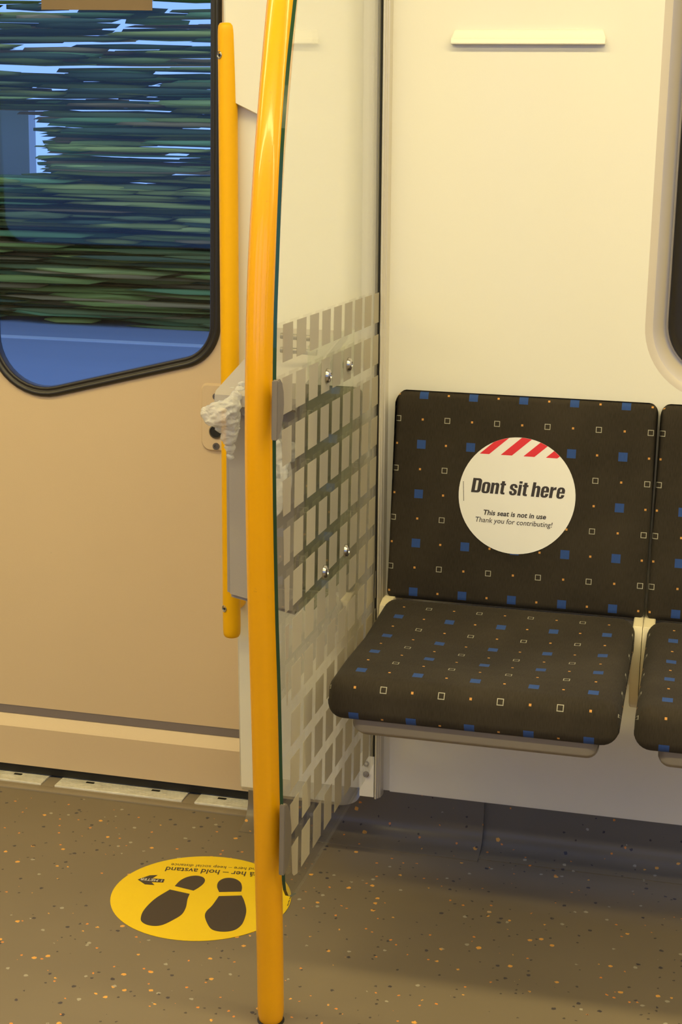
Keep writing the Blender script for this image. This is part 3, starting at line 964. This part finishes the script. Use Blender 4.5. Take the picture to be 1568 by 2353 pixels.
# plastic bag hanging out of the bin
def bag():
    bm = bmesh.new()
    rnd = random.Random(5)
    def blob(c, sx, sy, sz):
        bmesh.ops.create_icosphere(bm, subdivisions=3, radius=1.0, matrix=Matrix.Translation(c) @ Matrix.Diagonal((sx, sy, sz, 1)))
    P3 = lambda x, y, Y: hit(x, y, 1, Y)
    path = [((556, 885), 2.02, 0.004), ((551, 896), 2.005, 0.005), ((543, 912), 1.988, 0.006), ((535, 930), 1.982, 0.009), ((524, 945), 1.98, 0.012), ((510, 950), 1.978, 0.013), ((497, 952), 1.976, 0.013), ((486, 952), 1.976, 0.011),
            ((528, 962), 1.985, 0.012), ((519, 975), 1.984, 0.010), ((530, 985), 1.99, 0.010), ((526, 1005), 1.992, 0.008), ((528, 1030), 1.998, 0.006), ((530, 1048), 2.005, 0.004), ((511, 983), 1.985, 0.007)]
    for (px, py__), Y, r in path:
        blob(P3(px, py__, Y), r * 1.32, r * 1.0, r * 1.32)
    # the edge of the liner folded over the front of the bin, under the lid, and a lobe on the right
    for k in range(9):
        t = k / 8
        blob(Vector((-0.640 + 0.085 * t, 2.012, 0.905 - 0.02 * t - 0.05 * t * t)), 0.011, 0.006, 0.016)
    for (px, py__), r in (((640, 1020), 0.010), ((641, 1050), 0.011), ((646, 1080), 0.012), ((644, 1110), 0.011), ((640, 1140), 0.010), ((637, 1165), 0.007)):
        blob(P3(px, py__, 2.012), r * 0.9, 0.006, r * 1.5)
    me = bpy.data.meshes.new('bag_tmp')
    bm.to_mesh(me); bm.free()
    tmp = bpy.data.objects.new('bag_tmp', me)
    COL.objects.link(tmp)
    md = tmp.modifiers.new('r', 'REMESH'); md.mode = 'VOXEL'; md.voxel_size = 0.002
    sm = tmp.modifiers.new('s', 'SMOOTH'); sm.factor = 0.5; sm.iterations = 9
    dg = bpy.context.evaluated_depsgraph_get()
    me2 = bpy.data.meshes.new_from_object(tmp.evaluated_get(dg))
    bpy.data.objects.remove(tmp, do_unlink=True)
    me2.name = 'plastic_bag'
    nrm = [v.normal.copy() for v in me2.vertices]
    for v, n in zip(me2.vertices, nrm):
        q_ = Vector((v.co.x * 0.45 + v.co.z * 0.6, v.co.y, v.co.z * 0.9 - v.co.x * 0.5))
        a = noise.noise(q_ * 75.0) ; b = noise.noise(q_ * 170.0 + Vector((3, 1, 7)))
        v.co += n * ((0.5 - abs(a)) * 0.0065 + (0.4 - abs(b)) * 0.003 - 0.002)
    o = obj_mesh('plastic_bag', me2, bag_m, None, True)
    return tag(o, 'crumpled clear plastic bag liner sticking out of the grey bin', 'plastic bag')
bag()

# ================================================================== POSTER RAIL ON THE WALL
pr_ = []
bm = bmesh.new()
def rail_pt(x, z, d): return (x, wy(z) - d, z)
rp = [(1.414, 0.0), (1.4135, 0.012), (1.4150, 0.0135), (1.4215, 0.0105), (1.4225, 0.0085), (1.4245, 0.0068), (1.4345, 0.0045), (1.4362, 0.0)]
prism(bm, rp, lambda p: rail_pt(-0.4145 + (max(0, p[0] - 1.425) * 0.45), p[0], p[1]), lambda p: rail_pt(-0.1795 - (max(0, p[0] - 1.425) * 0.45), p[0], p[1]))
bmesh.ops.bevel(bm, geom=bm.edges[:], offset=0.0006, segments=2, affect='EDGES')
tag(obj('poster_rail', bm, cream, auto=40), 'narrow cream poster rail on the wall above the seats', 'rail')

# ================================================================== FOLDING SEATS
def pillow(name, prof, x0, x1, r, mat, parent, vscale=1.0, v0=0.0, u0=0.0, n_r=6, nx=10, dish=None, extra=()):
    """closed convex (y,z) profile swept along x with softly rounded ends; UV in metres"""
    bm = bmesh.new()
    uvl = bm.loops.layers.uv.new('UVMap')
    arc = [0.0]
    for i in range(1, len(prof)):
        arc.append(arc[-1] + math.dist(prof[i], prof[i - 1]))
    cols = []
    for k in range(n_r + 1):
        a = math.radians(90 * k / n_r)
        cols.append((x0 + r * (1 - math.cos(a)), r * (1 - math.sin(a))))
    mids = [x0 + r + (x1 - x0 - 2 * r) * k / nx for k in range(1, nx)] + [x0 + e_ for e_ in extra] + [x1 - e_ for e_ in extra]
    for xm in sorted(mids):
        cols.append((xm, 0.0))
    for k in range(n_r, -1, -1):
        a = math.radians(90 * k / n_r)
        cols.append((x1 - r * (1 - math.cos(a)), r * (1 - math.sin(a))))
    rings = []
    for x, ins in cols:
        pp = offset_poly(prof, ins) if ins > 1e-6 else prof
        rings.append([Vector((x, p[0], p[1] + (dish(x, p[0], p[1]) if dish else 0.0))) for p in pp])
    vl = ring_loft(bm, rings)
    vinfo = {}
    for (x, ins), ring in zip(cols, vl):
        for i, v in enumerate(ring):
            vinfo[v] = (x, arc[i])
    bm.faces.new(vl[0][::-1]); bm.faces.new(vl[-1])
    total = arc[-1] + math.dist(prof[-1], prof[0])
    for f in bm.faces:
        vv = [vinfo[l.vert][1] for l in f.loops]
        wrap = max(vv) - min(vv) > total * 0.5
        for l in f.loops:
            x, s = vinfo[l.vert]
            if wrap and s < total * 0.5: s += total
            l[uvl].uv = ((x - u0), (s - v0) * vscale)
    return obj(name, bm, mat, parent, auto=50)

def rounded_prof(pts, rads, seg=5):
    return round_poly(pts, rads, seg)

# backrest front face from top (2.438, .868) to bottom (2.400, .53)
def resample(pts, step):
    out = []
    n = len(pts)
    for i in range(n):
        a = Vector(pts[i]); b = Vector(pts[(i + 1) % n])
        k = max(1, int((b - a).length / step))
        for j in range(k):
            out.append(tuple(a + (b - a) * j / k))
    return out
back_prof = [(2.4405, 0.8705), (2.397, 0.525), (2.428, 0.518), (2.4508, 0.868)]
cush_prof_pts = [(2.372, 0.536), (2.20, 0.524), (2.07, 0.527), (1.972, 0.524), (1.966, 0.462), (2.372, 0.468)]

def make_seat(label):
    s = empty('folding_seat', (-0.2775, 2.2, 0.4))
    tag(s, label, 'seat', 'patterned folding seats along the wall')
    bp_ = round_poly(back_prof, [0.010, 0.012, 0.008, 0.008], 4)
    # start the profile on the front face top so that arc length runs downwards
    i0 = max(range(len(bp_)), key=lambda i: bp_[i][1] - 0.2 * bp_[i][0])
    bp_ = bp_[i0:] + bp_[:i0]
    if bp_[6][1] > bp_[0][1] - 0.02 or bp_[8][0] > 2.44:
        pass
    bp_ = resample(bp_, 0.03)
    def soften(x, y, z):
        d_ = min(x + 0.4905, -0.0655 - x); R_ = 0.020
        if d_ >= R_: return 0.0
        drop = R_ - math.sqrt(max(0.0, R_ * R_ - (R_ - d_) ** 2))
        return min(z, 0.8705 - drop) - z if z > 0.7 else max(z, 0.518 + drop) - z
    pillow('backrest', bp_, -0.4905, -0.0655, 0.0065, fabric, s, u0=-0.4447, v0=0.0197, n_r=4, dish=soften, extra=(0.0085, 0.011, 0.015, 0.020))
    cp = round_poly(cush_prof_pts, [0.018, 0.3, 0.3, 0.026, 0.016, 0.012], 6)
    i0 = max(range(len(cp)), key=lambda i: cp[i][0] + cp[i][1])
    cp = cp[i0:] + cp[:i0]
    cp = resample(cp, 0.015)
    def dish(x, y, z):
        if z < 0.50: return 0.0
        tx = (x + 0.2775) / 0.17; ty_ = (y - 2.17) / 0.14
        q = max(0.0, 1 - tx * tx) * max(0.0, 1 - ty_ * ty_)
        return -0.008 * q
    pillow('cushion', cp, -0.4860, -0.0765, 0.024, fabric, s, u0=-0.4447, v0=0.0008, vscale=0.93, n_r=7, nx=14, dish=dish)
    sh = round_poly([(2.36, 0.475), (2.006, 0.470), (1.984, 0.465), (1.988, 0.441), (2.012, 0.429), (2.36, 0.432)], [0.008, 0, 0, 0.006, 0.008, 0.01], 3)
    pillow('seat_shell', resample(sh, 0.05), -0.452, -0.104, 0.017, grey_shell, s)
    # cream side brackets carrying the hinge
    for xa, xb in ((-0.4935, -0.4755), (-0.0800, -0.0655)):
        bm = bmesh.new()
        pr = [(2.385, 0.526), (2.362, 0.522), (2.352, 0.50), (2.352, 0.46), (2.362, 0.42), (2.385, 0.385), (2.42, 0.366), (2.468, 0.370), (2.468, 0.526)]
        prism(bm, pr, lambda p: (xa, p[0], p[1]), lambda p: (xb, p[0], p[1]))
        bmesh.ops.bevel(bm, geom=bm.edges[:], offset=0.0015, segments=2, affect='EDGES')
        obj('hinge_bracket', bm, bracket_mat, s, auto=40)
    return s
def copy_tree(o, dx, label):
    c = o.copy(); COL.objects.link(c)
    c.location = o.location + Vector((dx, 0, 0))
    c['label'] = label
    for ch in o.children:
        k = ch.copy(); COL.objects.link(k)
        k.parent = c
        k.matrix_parent_inverse = ch.matrix_parent_inverse.copy()
    return c
seat = make_seat('dark patterned folding seat carrying the round white sticker')
copy_tree(seat, 0.4290, 'dark patterned folding seat at the right edge, without a sticker')

# ================================================================== LETTERING HELPERS
def text_polys(s, shear=0.0, bold=0.0, spacing=1.0):
    cu = bpy.data.curves.new('lettering', 'FONT')
    cu.body = s
    cu.shear = shear
    cu.offset = bold
    cu.space_character = spacing
    cu.resolution_u = 3
    t = bpy.data.objects.new('lettering_tmp', cu)
    COL.objects.link(t)
    dg = bpy.context.evaluated_depsgraph_get()
    me = bpy.data.meshes.new_from_object(t.evaluated_get(dg))
    bpy.data.objects.remove(t, do_unlink=True)
    return me
def place_text(name, s, fn, u0, u1, v0, v1, mat, parent, shear=0.0, bold=0.0, spacing=1.0, ref=None):
    """text stretched so that its caps fill u0..u1 by v0..v1; fn maps (u, v) to the world"""
    me = text_polys(s, shear, bold, spacing)
    mr = text_polys(ref or 'H', 0.0, bold)
    zt0 = min(v.co.y for v in mr.vertices); zt1 = max(v.co.y for v in mr.vertices)
    xa = min(v.co.x for v in me.vertices); xb = max(v.co.x for v in me.vertices)
    for v in me.vertices:
        u = u0 + (u1 - u0) * (v.co.x - xa) / (xb - xa)
        w = v0 + (v1 - v0) * (v.co.y - zt0) / (zt1 - zt0)
        v.co = Vector(fn(u, w))
    me.name = name
    me.materials.clear()
    return obj_mesh(name, me, mat, parent)
def flat(name, pts, fn, mat, parent):
    bm = bmesh.new()
    prism(bm, pts, lambda p: fn(p[0], p[1], 0.0), lambda p: fn(p[0], p[1], 1.0))
    return obj(name, bm, mat, parent)

# ================================================================== STICKER ON THE SEAT
SC = (-0.2822, 0.7085); SR = 0.0955
tilt = math.atan2(0.4405 - 0.397, 0.8705 - 0.525)
def bkY(z): return 2.397 + (z - 0.525) / (0.8705 - 0.525) * (2.4405 - 2.397)
def st(u, v, d):
    """sticker plane: u right, v up along the backrest, d metres proud of the cloth"""
    z = SC[1] + v * math.cos(tilt) * 1.0
    return (SC[0] + u, bkY(z) - 0.0006 - d, z)
sticker = tag(empty('seat_sticker', (SC[0], bkY(SC[1]) - 0.001, SC[1])), 'round white Dont sit here sticker with red stripes on the backrest', 'sticker')
circ = [(SR * math.cos(2 * math.pi * k / 72), SR * math.sin(2 * math.pi * k / 72)) for k in range(72)]
flat('sticker_disc', circ, lambda u, v, t: st(u, v, 0.0006 * t), paper_w, sticker)
cap = [p for p in circ]
vband = 0.0655
for ua, ub in ((-0.0645, -0.0490), (-0.0300, -0.0117), (0.0072, 0.0250), (0.0436, 0.0622)):
    para = [(ua, vband), (ub, vband), (ub + 0.055, vband + 0.05), (ua + 0.055, vband + 0.05)]
    poly = clip_poly(para, [(p[0] * 0.9995, p[1] * 0.9995) for p in circ])
    if len(poly) > 2:
        flat('red_stripe', poly, lambda u, v, t: st(u, v, 0.0007 + 0.0001 * t), red_ink, sticker)
stt = lambda u, v: st(u, v, 0.0009)
rot = 0.006
def strot(u, v): return st(u, v - rot * u, 0.0009)
GL = {  # heavy condensed block letters: width, outline, holes
    'D': (0.60, [round_poly([(0, 0), (0, 1), (0.60, 1), (0.60, 0)], [0, 0, 0.2, 0.2], 5)], [round_poly([(0.22, 0.15), (0.22, 0.85), (0.375, 0.85), (0.375, 0.15)], [0, 0, 0.05, 0.05], 3)]),
    'o': (0.52, [round_poly([(0, -0.01), (0, 0.78), (0.52, 0.78), (0.52, -0.01)], 0.19, 5)], [round_poly([(0.195, 0.12), (0.195, 0.65), (0.325, 0.65), (0.325, 0.12)], 0.06, 3)]),
    'n': (0.52, [[(0, 0), (0, 0.765), (0.19, 0.765), (0.19, 0.70), (0.25, 0.76), (0.35, 0.78), (0.46, 0.745), (0.51, 0.66), (0.52, 0.56), (0.52, 0), (0.32, 0), (0.32, 0.55), (0.30, 0.62), (0.26, 0.64), (0.215, 0.61), (0.20, 0.55), (0.20, 0)]], []),
    'h': (0.52, [[(0, 0), (0, 1), (0.20, 1), (0.20, 0.71), (0.26, 0.76), (0.35, 0.78), (0.46, 0.745), (0.51, 0.66), (0.52, 0.56), (0.52, 0), (0.32, 0), (0.32, 0.55), (0.30, 0.62), (0.26, 0.64), (0.215, 0.61), (0.20, 0.55), (0.20, 0)]], []),
    't': (0.36, [[(0.07, 0.92), (0.27, 0.92), (0.27, 0.765), (0.36, 0.765), (0.36, 0.63), (0.27, 0.63), (0.27, 0.17), (0.29, 0.13), (0.36, 0.13), (0.36, 0), (0.20, 0), (0.10, 0.04), (0.07, 0.14), (0.07, 0.63), (0, 0.63), (0, 0.765), (0.07, 0.765)]], []),
    'i': (0.20, [[(0, 0), (0, 0.765), (0.20, 0.765), (0.20, 0)], [(0, 0.84), (0, 1), (0.20, 1), (0.20, 0.84)]], []),
    'r': (0.38, [[(0, 0), (0, 0.765), (0.19, 0.765), (0.19, 0.66), (0.26, 0.75), (0.38, 0.78), (0.38, 0.57), (0.28, 0.57), (0.22, 0.53), (0.20, 0.46), (0.20, 0)]], []),
    's': (0.51, [[(0.50, 0.52), (0.50, 0.60), (0.44, 0.72), (0.32, 0.78), (0.18, 0.78), (0.06, 0.72), (0.01, 0.60), (0.01, 0.52), (0.05, 0.42), (0.15, 0.36), (0.27, 0.30), (0.31, 0.24), (0.31, 0.17), (0.28, 0.12), (0.23, 0.12), (0.20, 0.16), (0.20, 0.26), (0.01, 0.26), (0.01, 0.18), (0.06, 0.06), (0.18, -0.01), (0.32, -0.01), (0.44, 0.04), (0.50, 0.15), (0.50, 0.26), (0.46, 0.36), (0.36, 0.42), (0.24, 0.48), (0.20, 0.54), (0.20, 0.61), (0.23, 0.65), (0.28, 0.65), (0.31, 0.61), (0.31, 0.52)]], []),
    'e': (0.52, [[(0.51, 0.26), (0.51, 0.18), (0.45, 0.05), (0.34, -0.01), (0.18, -0.01), (0.06, 0.05), (0.01, 0.18), (0.01, 0.58), (0.06, 0.71), (0.18, 0.78), (0.34, 0.78), (0.45, 0.71), (0.51, 0.58), (0.51, 0.36), (0.20, 0.36), (0.20, 0.18), (0.23, 0.12), (0.28, 0.12), (0.31, 0.17), (0.31, 0.26)]], [[(0.20, 0.46), (0.20, 0.60), (0.23, 0.65), (0.28, 0.65), (0.31, 0.60), (0.31, 0.46)]]),
}
bm = bmesh.new()
adv, runs = 0.0, []
for ch in 'Dont sit here':
    if ch == ' ':
        adv += 0.21
        continue
    runs.append((ch, adv)); adv += GL[ch][0] + 0.055
adv -= 0.055
SHR = 0.11
ku = (0.0795 + 0.0752) / (adv + SHR)
for ch, a0 in runs:
    w_, outl, holes = GL[ch]
    fnl = lambda p: strot(-0.0752 + (a0 + p[0] + SHR * p[1]) * ku, 0.0010 + p[1] * 0.0236)
    if holes:
        fill_with_hole(bm, outl[0], holes, fnl)
    else:
        for o_ in outl:
            fill_with_hole(bm, o_, [], fnl)
obj('headline_lettering', bm, black_ink, sticker)
place_text('bold_lettering', 'This seat is not in use', strot, -0.0525, 0.0500, -0.0346, -0.0262, black_ink, sticker, shear=0.16, bold=0.022)
place_text('light_lettering', 'Thank you for contributing!', strot, -0.0650, 0.0612, -0.0470, -0.0388, black_ink, sticker, shear=0.16, bold=0.003)
for k in range(14):
    v = 0.018 - 0.0023 * k
    flat('fine_print', [(-0.0893 + 0.00018 * k, v), (-0.0882 + 0.00018 * k, v), (-0.0882 + 0.00018 * k, v - 0.0016), (-0.0893 + 0.00018 * k, v - 0.0016)], lambda u, w, t: st(u, w, 0.0007 + 0.0001 * t), black_ink, sticker)

# ================================================================== FOOTPRINT STICKER ON THE FLOOR
FC = (-0.7735, 2.2725); FR = 0.1545
fs = tag(empty('floor_sticker', (FC[0], FC[1], 0.0)), 'round yellow floor sticker with black footprints behind the pole', 'sticker')
def fp(u, v, t): return (u, v, 0.0004 + 0.0005 * t)
flat('sticker_disc', [(FC[0] + FR * math.cos(2 * math.pi * k / 80), FC[1] + FR * math.sin(2 * math.pi * k / 80)) for k in range(80)], fp, yellow_vinyl, fs)
zs8 = lambda x, y: fl(220 + x * 0.31888, 1940 + y * 0.31888)
def spline(pts, corners, n=4):
    """closed Catmull-Rom, straight at the corner indices"""
    out = []
    m = len(pts)
    for i in range(m):
        p0, p1, p2, p3 = (Vector(pts[(i + k) % m]) for k in (-1, 0, 1, 2))
        if i in corners: p0 = p1 - (p2 - p1)
        if (i + 1) % m in corners: p3 = p2 + (p2 - p1)
        for k in range(n):
            t = k / n
            q = 0.5 * (2 * p1 + (p2 - p0) * t + (2 * p0 - 5 * p1 + 4 * p2 - p3) * t * t + (3 * p1 - p0 - 3 * p2 + p3) * t ** 3)
            out.append((q.x, q.y))
    return out
foot_parts = [
    ('heel_print', [(570, 305), (610, 265), (660, 240), (720, 230), (770, 240), (788, 262), (775, 290), (740, 318), (705, 338)], (0, 8)),
    ('sole_print', [(535, 330), (678, 362), (662, 400), (650, 460), (620, 510), (560, 548), (490, 582), (430, 593), (370, 584), (332, 562), (325, 535), (340, 490), (380, 440), (440, 388)], (0, 1)),
    ('heel_print', [(890, 348), (875, 310), (885, 275), (920, 252), (965, 246), (1010, 255), (1045, 280), (1055, 315), (1050, 345)], (0, 8)),
    ('sole_print', [(888, 378), (1052, 373), (1070, 410), (1085, 470), (1080, 520), (1055, 580), (1010, 618), (950, 633), (880, 631), (830, 612), (800, 565), (787, 520), (800, 485), (840, 445)], (0, 1))]
fpt = lambda u, v, t: (u, v, 0.0010 + 0.0002 * t)
for nm, pts, cor in foot_parts:
    flat(nm, spline([zs8(*p) for p in pts], cor), fpt, brown_ink, fs)
arrow = [(303, 258), (390, 228), (447, 226), (408, 250), (497, 256), (487, 280), (402, 276), (424, 298), (355, 293)]
flat('arrow_mark', [zs8(*p) for p in arrow], fpt, brown_ink, fs)
def line_fn(a, b, capp, lift):
    """baseline from a (start) to b (end) on the floor, cap point above a"""
    A = Vector(zs8(*a)); B = Vector(zs8(*b)); Cc = Vector(zs8(*capp))
    ex = B - A; ey = Cc - A
    ey = Vector((ex.y, -ex.x)).normalized() * ey.length
    if ey.dot(Cc - A) < 0: ey = -ey
    return lambda u, v: (A.x + ex.x * u + ey.x * v, A.y + ex.y * u + ey.y * v, lift)
place_text('headline_lettering', 'St\u00e5 her \u2013 hold avstand', line_fn((1205, 210), (512, 166), (1205, 243), 0.0012), 0, 1, 0, 1, brown_ink, fs, bold=0.012)
place_text('small_lettering', 'Stand here \u2013 keep social distance', line_fn((1215, 178), (548, 141), (1215, 197), 0.0012), 0, 1, 0, 1, brown_ink, fs)
place_text('arrow_lettering', '1 METER', line_fn((482, 260), (325, 247), (480, 276), 0.0014), 0, 1, 0, 1, white_ink, fs, bold=0.01)
for a in ((1404, 380), (1395, 405), (1388, 428)):
    q = [a, (a[0] + 5, a[1] + 2), (a[0] - 3, a[1] + 20), (a[0] - 8, a[1] + 18)]
    flat('fine_print', [zs8(*p) for p in q], fpt, brown_ink, fs)

# ================================================================== NOTICE ON THE DOOR WINDOW
bm = bmesh.new()
a = hit(95, 22, 1, DY + 0.006); b = hit(350, 24, 1, DY + 0.006)
prism(bm, [(a.x, a.z), (b.x, b.z), (b.x, b.z + 0.17), (a.x, a.z + 0.17)], lambda p: (p[0], DY + 0.0072, p[1]), lambda p: (p[0], DY + 0.0064, p[1]))
tag(obj('window_notice', bm, notice_mat), 'brown notice stuck to the top of the door window', 'notice')
